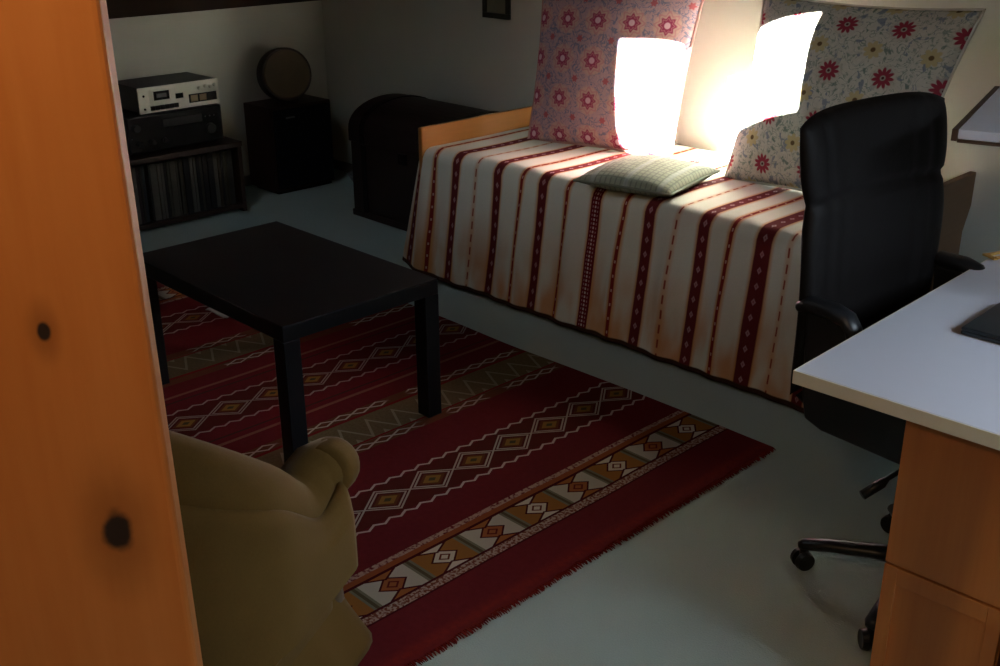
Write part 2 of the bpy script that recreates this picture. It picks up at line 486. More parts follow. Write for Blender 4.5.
# flap hanging round the outside of the foot board corner
NF = 22; G2 = []
j0 = next(j for j in range(NQ + 1) if HEM * j / NQ > (BY1 - 0.03 - (BY0 - 0.012) - 0.05) + 0.05 * PI / 2 - 0.02)
for i in range(NF + 1):
    g = i / NF; row = []
    for j in range(j0, NQ + 1):
        k_ = (j - j0) / (NQ - j0)
        x0, y0, z0 = spread_pt(S0, HEM * j / NQ)
        reach = (0.02 + 0.30 * k_) * g
        ang = math.radians(175 - 95 * g * (0.4 + 0.6 * k_))
        x1 = x0 - (0.028 + 0.125 * k_) * math.sin(min(g * 1.7, 1) * PI / 2)
        y1 = y0 + (0.02 + 0.20 * k_) * g ** 1.4 + 0.012 * math.sin(g * 9) * k_
        row.append(G[0][j] if i == 0 else bm.verts.new((x1, y1, z0 - 0.0 * g)))
    G2.append(row)
grid_faces(bm, G2, lambda a, b_: (S0 - 0.26 * a / NF, HEM * (b_ + j0) / NQ + 0.035))
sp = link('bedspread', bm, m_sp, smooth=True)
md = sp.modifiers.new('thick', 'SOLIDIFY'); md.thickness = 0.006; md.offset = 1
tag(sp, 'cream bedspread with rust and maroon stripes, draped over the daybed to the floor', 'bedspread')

# ================================================================== PILLOWS
def cushion(bm, w, h, th, pinch=0.06, n=44, edge=0.010, power=0.55, sag=0.0):
    """pillow in the local x-z plane, thickness along y, centred"""
    F = []; K = []
    for i in range(n + 1):
        rf, rk = [], []
        for j in range(n + 1):
            a = 2 * i / n - 1; c = 2 * j / n - 1
            k = 1 - pinch * (1 - a * a) * (abs(c) ** 2); l = 1 - pinch * (1 - c * c) * (abs(a) ** 2)
            xx = a * w / 2 * l; zz = c * h / 2 * k
            tt = th / 2 * (max(0, (1 - a ** 2)) * max(0, (1 - c ** 2))) ** power
            tt *= 1 + 0.06 * noise.noise(Vector((a * 2.2, c * 2.2, w)))
            tt += 0.003 * noise.noise(Vector((a * 9, c * 9, h)))*(1 if tt > .01 else 0)
            zz -= sag * (1 - a * a) * (1 - c * c)
            border = i in (0, n) or j in (0, n)
            vf = bm.verts.new((xx, -tt, zz)); rf.append(vf)
            rk.append(vf if border else bm.verts.new((xx, tt * 0.8, zz)))
        F.append(rf); K.append(rk)
    uvf = lambda a, b_: (w * a / n, h * b_ / n)
    grid_faces(bm, F, uvf); grid_faces(bm, K, uvf)
def piping_pts(w, h, pinch, n=40):
    P = []
    def q(a, c): return (a * w / 2 * (1 - pinch * (1 - c * c) * a * a), 0, c * h / 2 * (1 - pinch * (1 - a * a) * c * c))
    for k in range(n): P.append(q(-1 + 2 * k / n, -1))
    for k in range(n): P.append(q(1, -1 + 2 * k / n))
    for k in range(n): P.append(q(1 - 2 * k / n, 1))
    for k in range(n + 1): P.append(q(-1, 1 - 2 * k / n))
    return P

def lattice(t, u, w, pu, pw, shift=0.5, ou=0.0, ow=0.0):
    """staggered lattice: returns local offsets and cell indices"""
    rw = (w + ow + 10 * pw) / pw; row = rw.floor(); fz = (rw.fract() - 0.5) * pw
    ru = (u + ou + 10 * pu) / pu + (row * 0.5).fract() * (2 * shift); cu = ru.floor(); fx = (ru.fract() - 0.5) * pu
    return fx, fz, cu, row
def petals(t, fx, fz, n, amp):
    r = (fx * fx + fz * fz).m('SQRT'); a = fz.m('ARCTAN2', fx)
    return r * (1.0 - (a * float(n)).m('COSINE') * amp), r

# pink rosette fabric
m_pk, t, b = newmat('rosette_fabric', 0.9, 0.05)
uvv, u, w, _ = coords(t, 'UV')
n1 = tnoise(t, uvv, 22, 3, (1, 1, 1), 1.4); n2 = tnoise(t, uvv, 90, 2); n3 = tnoise(t, uvv, 34, 2, (1, 1, 1), 2.0)
c = mixc(t, n2, (0.34, 0.21, 0.22), (0.45, 0.29, 0.295))
c = mixc(t, (n1 - 0.5).abs().lt(0.028, 0.012) * 0.85, c, (0.13, 0.14, 0.21))
c = mixc(t, (n3 - 0.56).abs().lt(0.022, 0.012) * 0.6, c, (0.20, 0.19, 0.26))
fx, fz, cu, row = lattice(t, u, w, 0.155, 0.168, 0.0, 0.04, 0.05)
pr, r = petals(t, fx, fz, 8, 0.16)
c = mixc(t, r.lt(0.060, 0.008) * 0.8, c, (0.50, 0.30, 0.24))
c = mixc(t, (pr - 0.047).abs().lt(0.004, 0.003) * 0.6, c, (0.40, 0.16, 0.17))
c = mixc(t, pr.lt(0.034, 0.005), c, (0.27, 0.04, 0.085))
c = mixc(t, (pr - 0.025).abs().lt(0.0025) * 0.5, c, (0.48, 0.2, 0.2))
c = mixc(t, r.lt(0.013, 0.003), c, (0.58, 0.36, 0.40))
fx, fz, cu, row = lattice(t, u, w, 0.155, 0.168, 0.0, 0.117, 0.13)
pr, r = petals(t, fx, fz, 6, 0.2)
c = mixc(t, pr.lt(0.013, 0.003), c, (0.36, 0.09, 0.10))
setc(t, b, c); bump(t, b, tnoise(t, uvv, 300, 2), 0.2, 0.003)

# cream fabric with red and yellow flowers
m_fl, t, b = newmat('flower_fabric', 0.9, 0.05)
uvv, u, w, _ = coords(t, 'UV')
n1 = tnoise(t, uvv, 20, 2, (1, 1, 1), 2.2); n2 = tnoise(t, uvv, 90, 2); n3 = tnoise(t, uvv, 16, 3, (1.4, 1, 1), 0.8); n4 = tnoise(t, uvv, 45, 2)
c = mixc(t, n2, (0.46, 0.45, 0.38), (0.62, 0.60, 0.52))
c = mixc(t, (n1 - 0.5).abs().lt(0.030, 0.016) * 0.75 * n4.gt(0.44, 0.08), c, (0.16, 0.23, 0.20))
c = mixc(t, (n3 - 0.60).gt(0.0, 0.02) * n4.gt(0.42, 0.05) * 0.8, c, (0.16, 0.20, 0.27))
c = mixc(t, n3.lt(0.37, 0.02) * n4.gt(0.45, 0.06) * 0.85, c, (0.14, 0.20, 0.17))
fx, fz, cu, row = lattice(t, u, w, 0.200, 0.185, 0.0, 0.10, 0.02)
pr, r = petals(t, fx, fz, 11, 0.0)
a11 = ((fz.m('ARCTAN2', fx)) * 5.5).m('COSINE').abs()
pr = r + (1.0 - a11) * 0.016
c = mixc(t, r.lt(0.050, 0.006) * 0.6, c, (0.50, 0.47, 0.38))
c = mixc(t, pr.lt(0.039, 0.004), c, (0.28, 0.035, 0.055))
c = mixc(t, r.lt(0.010, 0.002), c, (0.33, 0.30, 0.25)); c = mixc(t, r.lt(0.005), c, (0.1, .03, .03))
fx, fz, cu, row = lattice(t, u, w, 0.200, 0.185, 0.0, 0.17, 0.11)
r = (fx * fx + fz * fz).m('SQRT'); a11 = ((fz.m('ARCTAN2', fx)) * 4.0).m('COSINE').abs()
c = mixc(t, (r + (1.0 - a11) * 0.012).lt(0.035, 0.004), c, (0.50, 0.42, 0.22))
c = mixc(t, r.lt(0.009, 0.002), c, (0.14, 0.09, 0.04))
setc(t, b, c); bump(t, b, tnoise(t, uvv, 300, 2), 0.2, 0.003)

def pillow(name, label, w, h, th, mat, loc, tilt, yaw, roll=0.0, pinch=0.05, power=0.5, pip=None, gpipe=0.006, taper=0.0, cat='cushion'):
    r_ = thing(name, label, cat, loc, 0, 'cushions on the daybed')
    r_.rotation_euler = (0, 0, 0)
    M = Matrix.Rotation(yaw, 4, 'Z') @ Matrix.Rotation(tilt, 4, 'X') @ Matrix.Rotation(roll, 4, 'Y')
    r_.rotation_euler = M.to_euler()
    bm = B(); cushion(bm, w, h, th, pinch, power=power)
    for v_ in bm.verts: v_.co.z += h / 2; v_.co.x *= 1 + taper * (v_.co.z / h - 0.5)
    link('cover', bm, mat, r_, smooth=True)
    bm = B(); P = [((p[0]) * (1 + taper * ((p[2] + h / 2) / h - 0.5)), p[1], p[2] + h / 2) for p in piping_pts(w, h, pinch)]
    tube(bm, P, gpipe, 8)
    link('piping', bm, pip or mat, r_, smooth=True)
    return r_
pillow('large_cushion', 'large upright pink cushion with magenta rosettes, left of the sunlit wall', 0.76, 0.80, 0.20, m_pk,
       (-3.115, 3.59, 0.568), math.radians(-14), math.radians(11), 0, 0.05, taper=0.12)
pillow('large_cushion', 'large upright cream cushion with red and yellow flowers, behind the office chair', 0.80, 0.73, 0.24, m_fl,
       (-2.06, 3.565, 0.568), math.radians(-22), math.radians(0), math.radians(0), 0.06, taper=0.16)
# small flat grey-green check cushion
m_gc, t, b = newmat('grey_check_fabric', 0.9, 0.05)
uvv, u, w, _ = coords(t, 'UV')
n2 = tnoise(t, uvv, 60, 3); ck = ((u / 0.021).fract() - 0.5).abs().gt(0.36, .06).mx(((w / 0.025).fract() - 0.5).abs().gt(0.36, .06))
c = mixc(t, n2, (0.21, 0.225, 0.165), (0.30, 0.31, 0.235)); c = mixc(t, ck * 0.6, c, (0.12, 0.14, 0.115))
c = mixc(t, ((u / 0.14).fract() - 0.5).abs().lt(0.07, .02) * 0.5, c, (0.33, 0.36, 0.33))
setc(t, b, c)
cg = thing('flat_cushion', 'small flat grey green checked cushion lying on the bedspread', 'cushion', (-2.575, 3.268, 0.611), 0, 'cushions on the daybed')
cg.rotation_euler = (math.radians(-90), 0, math.radians(12))
bm = B(); cushion(bm, 0.40, 0.43, 0.115, 0.03, 30, power=0.42); link('cover', bm, m_gc, cg, smooth=True)
bm = B(); tube(bm, piping_pts(0.40, 0.43, 0.03), 0.005, 8); link('piping', bm, m_gc, cg, smooth=True)

# ================================================================== COFFEE TABLE
m_blk = plain('black_lacquer', (0.006, 0.006, 0.007), 0.42, 0.18)
TX0, TX1, TY0, TY1 = -3.43, -2.515, 1.565, 2.150
tb = thing('coffee_table', 'low black rectangular coffee table with square legs, standing on the kilim rug', 'table', ((TX0 + TX1) / 2, (TY0 + TY1) / 2, 0.0125))
hx, hy = (TX1 - TX0) / 2, (TY1 - TY0) / 2
bm = B(); box(bm, (-hx, -hy, 0.424), (hx, hy, 0.475)); link('tabletop', bm, m_blk, tb, bevel=.003)
for sx in (-1, 1):
    for sy in (-1, 1):
        bm = B(); box(bm, (sx * hx, sy * hy, 0), (sx * (hx - .056), sy * (hy - .056), 0.424)); link('leg', bm, m_blk, tb, bevel=.002)
m_paper = plain('grey_paper', (0.42, 0.43, 0.40), 0.8)
bm = B()
G = []
for i in range(7):
    G.append([bm.verts.new((-3.93 + 0.15 * i / 6 - 0.0 * j, 2.085 + 0.055 * j / 4 + 0.012 * i / 6, 0.014 + 0.005 * math.sin(i * 1.1 + j))) for j in range(5)])
grid_faces(bm, G); o = link('paper_sheet', bm, m_paper, smooth=True); md = o.modifiers.new('s', 'SOLIDIFY'); md.thickness = .001
tag(o, 'small pale sheet of paper lying on the rug beyond the coffee table', 'paper')

# ================================================================== ARMCHAIR
m_vel, t, b = newmat('ochre_velvet', 0.85, 0.1)
v, x, y, z = coords(t)
n1 = tnoise(t, v, 7, 4); n2 = tnoise(t, v, 240, 2)
setc(t, b, mixc(t, n1 * 0.7 + n2 * 0.3, (0.075, 0.040, 0.009), (0.135, 0.074, 0.017)))
b.inputs['Sheen Weight'].default_value = 0.10; b.inputs['Sheen Roughness'].default_value = 0.4
bump(t, b, n2, 0.15, 0.002)
ac = thing('armchair', 'small ochre velvet armchair with rolled arms, seen from behind beside the wooden post', 'armchair', (-1.985, 0.885, 0.012), math.radians(118))
# plan path: right arm front -> round the back -> left arm front
HWD, XB, XF = 0.335, -0.30, 0.15
ctrl = []
for k in range(10): ctrl.append((XF + (XB + 0.14 - XF) * k / 9, -HWD))
for k in range(1, 8):
    a = k / 8 * PI / 2; ctrl.append((XB + 0.14 - 0.14 * math.sin(a), -HWD + 0.14 * (1 - math.cos(a))))
for k in range(0, 17): ctrl.append((XB - 0.035 * math.sin(PI * k / 16), -HWD + 0.14 + (2 * HWD - 0.28) * k / 16))
ctrl2 = ctrl + [(p[0], -p[1]) for p in ctrl[:17][::-1]]
path = [Vector((p[0], p[1], 0)) for p in ctrl2]
cum = [0]
for a, c_ in zip(path, path[1:]): cum.append(cum[-1] + (c_ - a).length)
TOT = cum[-1]
def topz(s):
    sa = min(s, TOT - s)              # distance from the nearer arm front
    q = max(0.0, min(1.0, (sa - 0.12) / 0.42)); q = q * q * (3 - 2 * q)
    dip = -0.034 * math.exp(-((sa - 0.15) / 0.08) ** 2)
    return 0.487 + 0.20 * q + dip
def rr(s):
    sa = min(s, TOT - s)
    return 0.062 + 0.016 * max(0.0, min(1.0, (sa - 0.05) / 0.2))
bm = B(); G = []; N = len(path); ROLL = []; RAD = []
for i, p in enumerate(path):
    d = (path[min(i + 1, N - 1)] - path[max(i - 1, 0)]).normalized()
    out = Vector((d.y, -d.x, 0))
    if i == 0: out = Vector((0, -1, 0))
    s = cum[i]; zt = topz(s); r = rr(s); row = []
    ce = p + out * 0.012; ce.z = zt; ROLL.append(ce); RAD.append(r)
    prof = [(-0.012, 0.14), (-0.016, 0.24), (-0.026, 0.34), (-0.038, zt - 1.3 * r), (-0.045, zt - 0.6 * r), (-0.045, zt), (-0.080, zt), (-0.085, zt - 1.1 * r), (-0.09, 0.42), (-0.09, 0.28)]
    for o_, z_ in prof:
        q = p + out * o_; row.append(bm.verts.new((q.x, q.y, z_)))
    G.append(row)
grid_faces(bm, G)
bm.faces.new(G[0]); bm.faces.new(G[-1][::-1])
shell = link('outer_back', bm, m_vel, ac, smooth=True, subsurf=1)
bm = B(); tube(bm, ROLL, RAD, 20); link('rolled_top', bm, m_vel, ac, smooth=True)
bm = B(); tube(bm, [c + Vector((0, 0, -0.60 * q_)) - (c.xy.to_3d() - Vector((-0.08, 0, 0))).normalized() * 0.040 for c, q_ in zip(ROLL, RAD)], 0.004, 8); link('piping', bm, m_vel, ac, smooth=True)
# rounded scroll at each arm front
for sy in (-1, 1):
    bm = B()
    zt = topz(0)
    prof = [(0.0620 * math.cos(q_), 0.055 * math.sin(q_)) for q_ in (1.57, 1.3, 1.05, .8, .55, .3, 0.0)] + [(0.0615, -0.02), (0.059, -0.04)]
    lathe(bm, prof[::-1], (XF, sy * (HWD + 0.012), zt), 24, 'x')
    link('arm_scroll', bm, m_vel, ac, smooth=True)
    bm = B()
    prof = [(XF - 0.03, 0.02), (XF + 0.03, 0.0)]
    tube(bm, [(XF + 0.005, sy * (HWD - 0.03), z_) for z_ in (0.13, 0.24, 0.34, 0.41, 0.44)], [0.042, 0.038, 0.034, 0.034, 0.030], 16)
    link('arm_front', bm, m_vel, ac, smooth=True)
bm = B(); cushion(bm, 0.50, 0.36, 0.15, 0.02, 20, power=0.25)
seat = link('seat_cushion', bm, m_vel, ac, smooth=True); seat.rotation_euler = (PI / 2, 0, PI / 2); seat.location = (0.03, 0, 0.34)
bm = B(); box(bm, (XB + 0.05, -HWD + 0.06, 0.10), (XF - 0.02, HWD - 0.06, 0.33)); link('seat_base', bm, m_vel, ac, bevel=.02)
# flared skirt
bm = B(); G = []
loop = [(XF + 0.03, -HWD)] + [(p.x, p.y) for p in path[1:-1]] + [(XF + 0.03, HWD)] 
K = 10
loop += [(XF + 0.05, HWD - 2 * HWD * k / K) for k in range(1, K)]
for i, (px, py) in enumerate(loop):
    v0 = Vector((px, py, 0)); ctr = Vector((-0.08, 0, 0)); o_ = (v0 - ctr).normalized()
    row = []
    for k in range(7):
        q = k / 6
        e = -0.010 + 0.086 * q ** 1.15 + 0.006 * q * math.sin(i * 1.9)
        p = v0 + o_ * e; row.append(bm.verts.new((p.x, p.y, 0.19 - 0.185 * q)))
    G.append(row)
grid_faces(bm, G, close=True)
o = link('skirt', bm, m_vel, ac, smooth=True, subsurf=1); md = o.modifiers.new('s', 'SOLIDIFY'); md.thickness = .008
bm = B(); tube(bm, [(G_[0], G_[1], 0.195) for G_ in [(px * 1.0 + 0.018 * (1 if px > 0 else -1) * 0 + (Vector((px + .08, py, 0)).normalized().x) * 0.014, py + (Vector((px + .08, py, 0)).normalized().y) * 0.014) for px, py in loop[:N]]], 0.006, 8)
link('piping', bm, m_vel, ac, smooth=True)

# ================================================================== RECORD SHELF AND STEREO
m_dkw = wood('dark_walnut', (0.020, 0.008, 0.005), (0.042, 0.018, 0.010), 1, 0.5, 7)
SF = (-5.15, 2.18, 0)
sh = thing('record_shelf', 'low dark brown wooden record shelf standing against the left wall', 'shelf', SF)
Wd, Dp, Ht = 0.87, 0.40, 0.385
bm = B(); box(bm, (-Dp, 0, Ht - .028), (0.012, Wd, Ht)); link('shelf_top', bm, m_dkw, sh, bevel=.003)
for y0 in (0.0, Wd - 0.024):
    bm = B(); box(bm, (-Dp, y0, 0.0), (0, y0 + .024, Ht - .028)); link('side_panel', bm, m_dkw, sh, bevel=.002)
bm = B(); box(bm, (-Dp, .024, 0.02), (0, Wd - .024, 0.044)); link('bottom_panel', bm, m_dkw, sh, bevel=.002)
bm = B(); box(bm, (-Dp - 0.006, .0, 0.02), (-Dp, Wd, Ht - .03)); link('back_panel', bm, m_dkw, sh)
cols = [(0.055, 0.048, 0.038), (0.04, 0.034, 0.03), (0.085, 0.075, 0.06), (0.05, 0.022, 0.02), (0.03, 0.034, 0.04), (0.05, 0.038, 0.025), (0.11, 0.10, 0.085), (0.022, 0.02, 0.02), (0.045, 0.028, 0.03)]
cn = ['tan', 'brown grey', 'beige', 'dark red', 'slate blue', 'ochre brown', 'cream', 'charcoal', 'plum']
rm = [plain('sleeve_%s' % n.replace(' ', '_'), q, 0.7, var=.15, scale=40) for q, n in zip(cols, cn)]
yy = SF[1] + 0.03; i = 0
while yy < SF[1] + Wd - 0.062:
    th = random.choice((0.010, 0.014, 0.018, 0.024, 0.032)); k = random.choice((0, 1, 2, 3, 4, 5, 6, 7, 8))
    if i in (9, 15): k = 6; th = 0.016
    lean = 0.0
    pass
    hgt = 0.295
    bm = B(); box(bm, (-0.31, 0, 0), (0, th, hgt))
    o = link('record_sleeve', bm, rm[k], bevel=.0012)
    o.location = (SF[0] - 0.02 + random.uniform(-.008, .004), yy + (hgt * math.sin(-lean) * 0 if lean >= 0 else 0), 0.0445 + abs(math.sin(lean)) * th)
    o.rotation_euler = (lean, 0, 0)
    tag(o, '%s record sleeve standing upright among the records in the low dark shelf' % cn[k], 'record', 'records in the low shelf')
    yy += th + 0.003 + (0.002 if abs(lean) > 0.1 else 0) + (0.018 if i in (6, 12) else 0); i += 1

m_bk = plain('black_metal_case', (0.008, 0.008, 0.009), 0.45, 0.3)
m_sil = plain('brushed_silver', (0.72, 0.70, 0.60), 0.42, 0.5, metal=0.0, var=.05, scale=80)
m_dkg = plain('dark_window_plastic', (0.012, 0.012, 0.012), 0.2, 0.5)
m_mid = plain('grey_button', (0.12, 0.12, 0.11), 0.4, 0.4)
m_tan = plain('meter_card', (0.30, 0.22, 0.12), 0.6)
# receiver: local x = forward (+x world), y along the front
rc = thing('stereo_receiver', 'wide black stereo receiver under the silver cassette deck', 'receiver', (-5.20, 2.44, 0.385))
bm = B(); box(bm, (-0.33, 0, 0.012), (0, 0.54, 0.196)); link('case', bm, m_bk, rc, bevel=.004)
bm = B(); box(bm, (0, 0.01, 0.018), (0.006, 0.53, 0.19)); pn = link('front_panel', bm, m_dkg, rc, bevel=.002)
bm = B(); box(bm, (0.006, 0.20, 0.125), (0.009, 0.42, 0.165)); link('dial_window', bm, m_bk, rc, bevel=.001)
for (ky, kz, kr) in ((0.06, 0.06, .014), (0.13, 0.06, .014), (0.20, 0.06, .014), (0.46, 0.085, .028), (0.05, 0.14, .02)):
    bm = B(); cyl(bm, (0.006, ky, kz), (0.028, ky, kz), kr, kr * .92, 24); link('knob', bm, m_bk, rc, bevel=.001)
for ky, kz in ((0.024, .09), (0.44, .148), (.465, .148), (.49, .148)):
    bm = B(); cyl(bm, (0.006, ky, kz), (0.0095, ky, kz), 0.0035, n=10); link('indicator', bm, m_mid, rc)
for fx_ in (-0.3, -0.03):
    for fy in (0.04, 0.5):
        bm = B(); cyl(bm, (fx_, fy, 0), (fx_, fy, 0.012), 0.014, n=14); link('foot', bm, m_bk, rc)
dk = thing('cassette_deck', 'silver fronted cassette deck on top of the black receiver', 'cassette deck', (-5.205, 2.525, 0.5815))
W2, H2 = 0.45, 0.136
bm = B(); box(bm, (-0.30, 0.004, 0.01), (0, W2 - .004, H2)); link('case', bm, m_bk, dk, bevel=.003)
for fx_ in (-0.27, -0.03):
    for fy in (0.04, 0.4):
        bm = B(); cyl(bm, (fx_, fy, 0), (fx_, fy, 0.011), 0.012, n=14); link('foot', bm, m_bk, dk)
bm = B(); box(bm, (0, 0, 0.008), (0.008, W2, H2)); link('front_panel', bm, m_sil, dk, bevel=.002)
bm = B(); box(bm, (0.008, 0.055, 0.052), (0.014, 0.20, 0.122)); cd = link('cassette_door', bm, m_sil, dk, bevel=.0025)
bm = B(); box(bm, (0.014, 0.080, 0.068), (0.0155, 0.165, 0.112)); link('door_window', bm, m_dkg, cd)
bm = B(); box(bm, (0.0155, 0.095, 0.08), (0.0160, 0.15, 0.10)); link('cassette_label', bm, m_mid, cd)
bm = B(); box(bm, (0.008, 0.20, 0.062), (0.0105, 0.245, 0.088)); link('tape_counter', bm, m_dkg, dk, bevel=.001)
for k in range(6):
    bm = B(); box(bm, (0.008, 0.058 + k * 0.026, 0.020), (0.018, 0.081 + k * 0.026, 0.042)); link('key', bm, m_dkg, dk, bevel=.0015)
bm = B(); box(bm, (0.008, 0.275, 0.030), (0.0105, 0.435, 0.074)); mt_ = link('level_meter', bm, m_dkg, dk, bevel=.001)
for k in range(2):
    bm = B(); box(bm, (0.0105, 0.285 + k * .05, 0.036), (0.0112, 0.325 + k * .05, 0.068)); link('meter_face', bm, m_tan, mt_)
for k, ky in enumerate((0.335, 0.370, 0.400, 0.425)):
    bm = B(); cyl(bm, (0.008, ky, 0.100 + (0.006 if k % 2 else 0)), (0.030, ky, 0.100 + (0.006 if k % 2 else 0)), 0.0095, 0.008, 20); link('knob', bm, m_sil, dk, bevel=.001)
for kz in (0.03, 0.095):
    bm = B(); cyl(bm, (0.008, 0.028, kz), (0.012, 0.028, kz), 0.0055, n=14); link('socket', bm, m_dkg, dk)

# ================================================================== SPEAKER AND DRUM
m_spk = plain('speaker_grille_cloth', (0.010, 0.010, 0.012), 0.9, 0.05)
spk_ = thing('loudspeaker', 'squat black floor loudspeaker in the far left corner, under the round drum', 'speaker', (-5.29, 3.33, 0))
bm = B(); box(bm, (-0.27, 0, 0.02), (0, 0.41, 0.497)); link('cabinet', bm, m_dkw, spk_, bevel=.004)
bm = B(); box(bm, (0.0005, 0.015, 0.035), (0.018, 0.395, 0.482)); link('grille', bm, m_spk, spk_, bevel=.006)
bm = B(); box(bm, (-0.25, 0.03, 0), (-0.02, 0.40, 0.02)); link('plinth', bm, m_bk, spk_)
bm = B(); box(bm, (0.018, 0.09, 0.43), (0.0195, 0.15, 0.44)); link('badge', bm, m_mid, spk_)
m_skin, t, b = newmat('drum_skin', 0.7, 0.2)
v, x, y, z = coords(t); n = tnoise(t, v, 9, 4)
setc(t, b, mixc(t, n, (0.075, 0.05, 0.03), (0.14, 0.10, 0.055)))
dr = thing('frame_drum', 'round brown frame drum leaning on the wall on top of the loudspeaker', 'drum', (-5.385, 3.515, 0.5035))
dr.rotation_euler = (0, math.radians(-9), math.radians(-14))
R_ = 0.146
bm = B(); prof = [(R_ - .004, -0.05), (R_, -0.048), (R_ + .002, 0.0), (R_, 0.048), (R_ - .004, 0.05)]
lathe(bm, prof, (0, 0, R_ + .003), 48, 'x'); link('rim', bm, m_dkw, dr, smooth=False)
bm = B(); lathe(bm, [(0.0005, 0.0535), (R_ - .016, 0.0535), (R_ - .012, 0.051)], (0, 0, R_ + .003), 48, 'x'); link('skin', bm, m_skin, dr)

# small bowl on the floor between speaker and trunk
m_bowl = plain('grey_stoneware', (0.20, 0.20, 0.20), 0.5)
bm = B(); lathe(bm, [(0.03, 0), (0.035, 0.008), (0.07, 0.055), (0.085, 0.085), (0.080, 0.085), (0.064, 0.055), (0.02, 0.015), (0.001, 0.013)], (-5.10, 3.80, 0.0005), 32)
tag(link('bowl', bm, m_bowl, smooth=True), 'small grey bowl on the floor between the loudspeaker and the trunk', 'bowl')

# ================================================================== TRUNK
m_trk = wood('mahogany_trunk', (0.012, 0.0045, 0.0035), (0.022, 0.008, 0.006), 0, 0.5, 6)
m_iron = plain('dark_iron_strap', (0.012, 0.010, 0.010), 0.5, 0.3, metal=0.6)
TR0, TR1, TRY0, TRY1 = -4.68, -3.80, 3.41, 3.94
tk = thing('trunk', 'dark brown domed wooden trunk at the foot of the daybed', 'trunk', (TR0, TRY0, 0))
LW, DW = TR1 - TR0, TRY1 - TRY0
bm = B(); box(bm, (0.008, 0.008, 0.02), (LW - .008, DW - .008, 0.40)); link('body', bm, m_trk, tk, bevel=.004)
def dome(bm, x0, x1, y0, y1, zb, zs, rise, n=20, inset=0.0):
    pr = [(y0, zb), (y0, zs)]
    for k in range(1, n):
        a = PI * k / n; pr.append(((y0 + y1) / 2 - (y1 - y0) / 2 * math.cos(a), zs + rise * math.sin(a) ** 0.9))
    pr += [(y1, zs), (y1, zb)]
    A = [bm.verts.new((x0, p[0], p[1])) for p in pr]; C_ = [bm.verts.new((x1, p[0], p[1])) for p in pr]
    bm.faces.new(A); bm.faces.new(C_[::-1])
    for i in range(len(pr)): bm.faces.new((A[i], A[(i + 1) % len(pr)], C_[(i + 1) % len(pr)], C_[i]))
bm = B(); dome(bm, 0, LW, 0, DW, 0.402, 0.46, 0.150); ld = link('lid', bm, m_trk, tk, bevel=.004)
for sx in (0.10, LW - 0.14):
    bm = B(); dome(bm, sx, sx + .035, -0.004, DW + .004, 0.404, 0.462, 0.153); link('strap', bm, m_iron, ld)
    bm = B(); box(bm, (sx, 0.002, 0.03), (sx + .035, 0.008, 0.395)); link('strap', bm, m_iron, tk)
bm = B(); box(bm, (LW / 2 - .03, -0.004, 0.345), (LW / 2 + .03, 0.008, 0.40)); cyl(bm, (LW / 2, -0.008, 0.375), (LW / 2, -0.003, 0.375), 0.012, n=16); link('latch', bm, m_iron, tk, bevel=.001)
bm = B(); box(bm, (0, 0.0, 0.0), (LW, DW, 0.035)); link('base_moulding', bm, m_trk, tk, bevel=.006)

# ================================================================== PICTURE FRAME
m_mat, t, b = newmat('picture_print', 0.6, 0.2)
v, x, y, z = coords(t); n = tnoise(t, v, 14, 3)
setc(t, b, mixc(t, n, (0.14, 0.17, 0.13), (0.26, 0.20, 0.11)))
pf = thing('picture_frame', 'small dark framed picture hanging high on the back wall', 'picture', (-4.21, YB, 1.02))
bm = B()
for a0, b0, a1, b1 in ((0, 0, 0.19, 0.026), (0, 0.234, 0.19, 0.26), (0, 0.026, 0.024, 0.234), (0.166, 0.026, 0.19, 0.234)):
    box(bm, (a0, -0.018, b0), (a1, 0, b1))
link('frame', bm, plain('dark_frame', (0.028, 0.027, 0.02), 0.5), pf, bevel=.002)
bm = B(); box(bm, (0.024, -0.006, 0.026), (0.166, -0.001, 0.234)); link('print', bm, m_mat, pf)

# ================================================================== OFFICE CHAIR
m_lea = plain('black_leather', (0.006, 0.005, 0.005), 0.58, 0.16, var=.2, scale=60, bmp=.2)
m_pla = plain('black_plastic', (0.010, 0.011, 0.013), 0.36, 0.4)
oc = thing('office_chair', 'black high backed swivel chair with armrests, pulled up to the white desk', 'chair', (-0.985, 2.40, 0), math.radians(-6))
def pad(bm, f, th, n=28, m=36, back=0.5):
    """f(a,c)->Vector mid surface, th(a,c) half thickness, normal local +x"""
    F, K = [], []
    for i in range(n + 1):
        rf, rk = [], []
        for j in range(m + 1):
            a = 2 * i / n - 1; c = 2 * j / m - 1
            p = f(a, c); e = th(a, c); bd = i in (0, n) or j in (0, m)
            v1 = bm.verts.new((p[0] + e, p[1], p[2])); rf.append(v1)
            rk.append(v1 if bd else bm.verts.new((p[0] - e * back, p[1], p[2])))
        F.append(rf); K.append(rk)
    grid_faces(bm, F); grid_faces(bm, K)
ZB0, ZB1 = 0.50, 1.175
def bf(a, c):
    q = (c + 1) / 2
    wd = 0.285 - 0.014 * math.exp(-((q - 0.70) / 0.07) ** 2) - 0.03 * (1 - q) ** 2
    zz = ZB0 + (ZB1 - ZB0) * q
    zz -= 0.028 * (abs(a) ** 5) * max(0, (q - 0.5) * 2) ** 1.5
    xx = -0.272 - 0.012 * q + 0.035 * a * a + 0.02 * math.sin(q * PI * 1.2)
    return (xx, a * wd, zz)
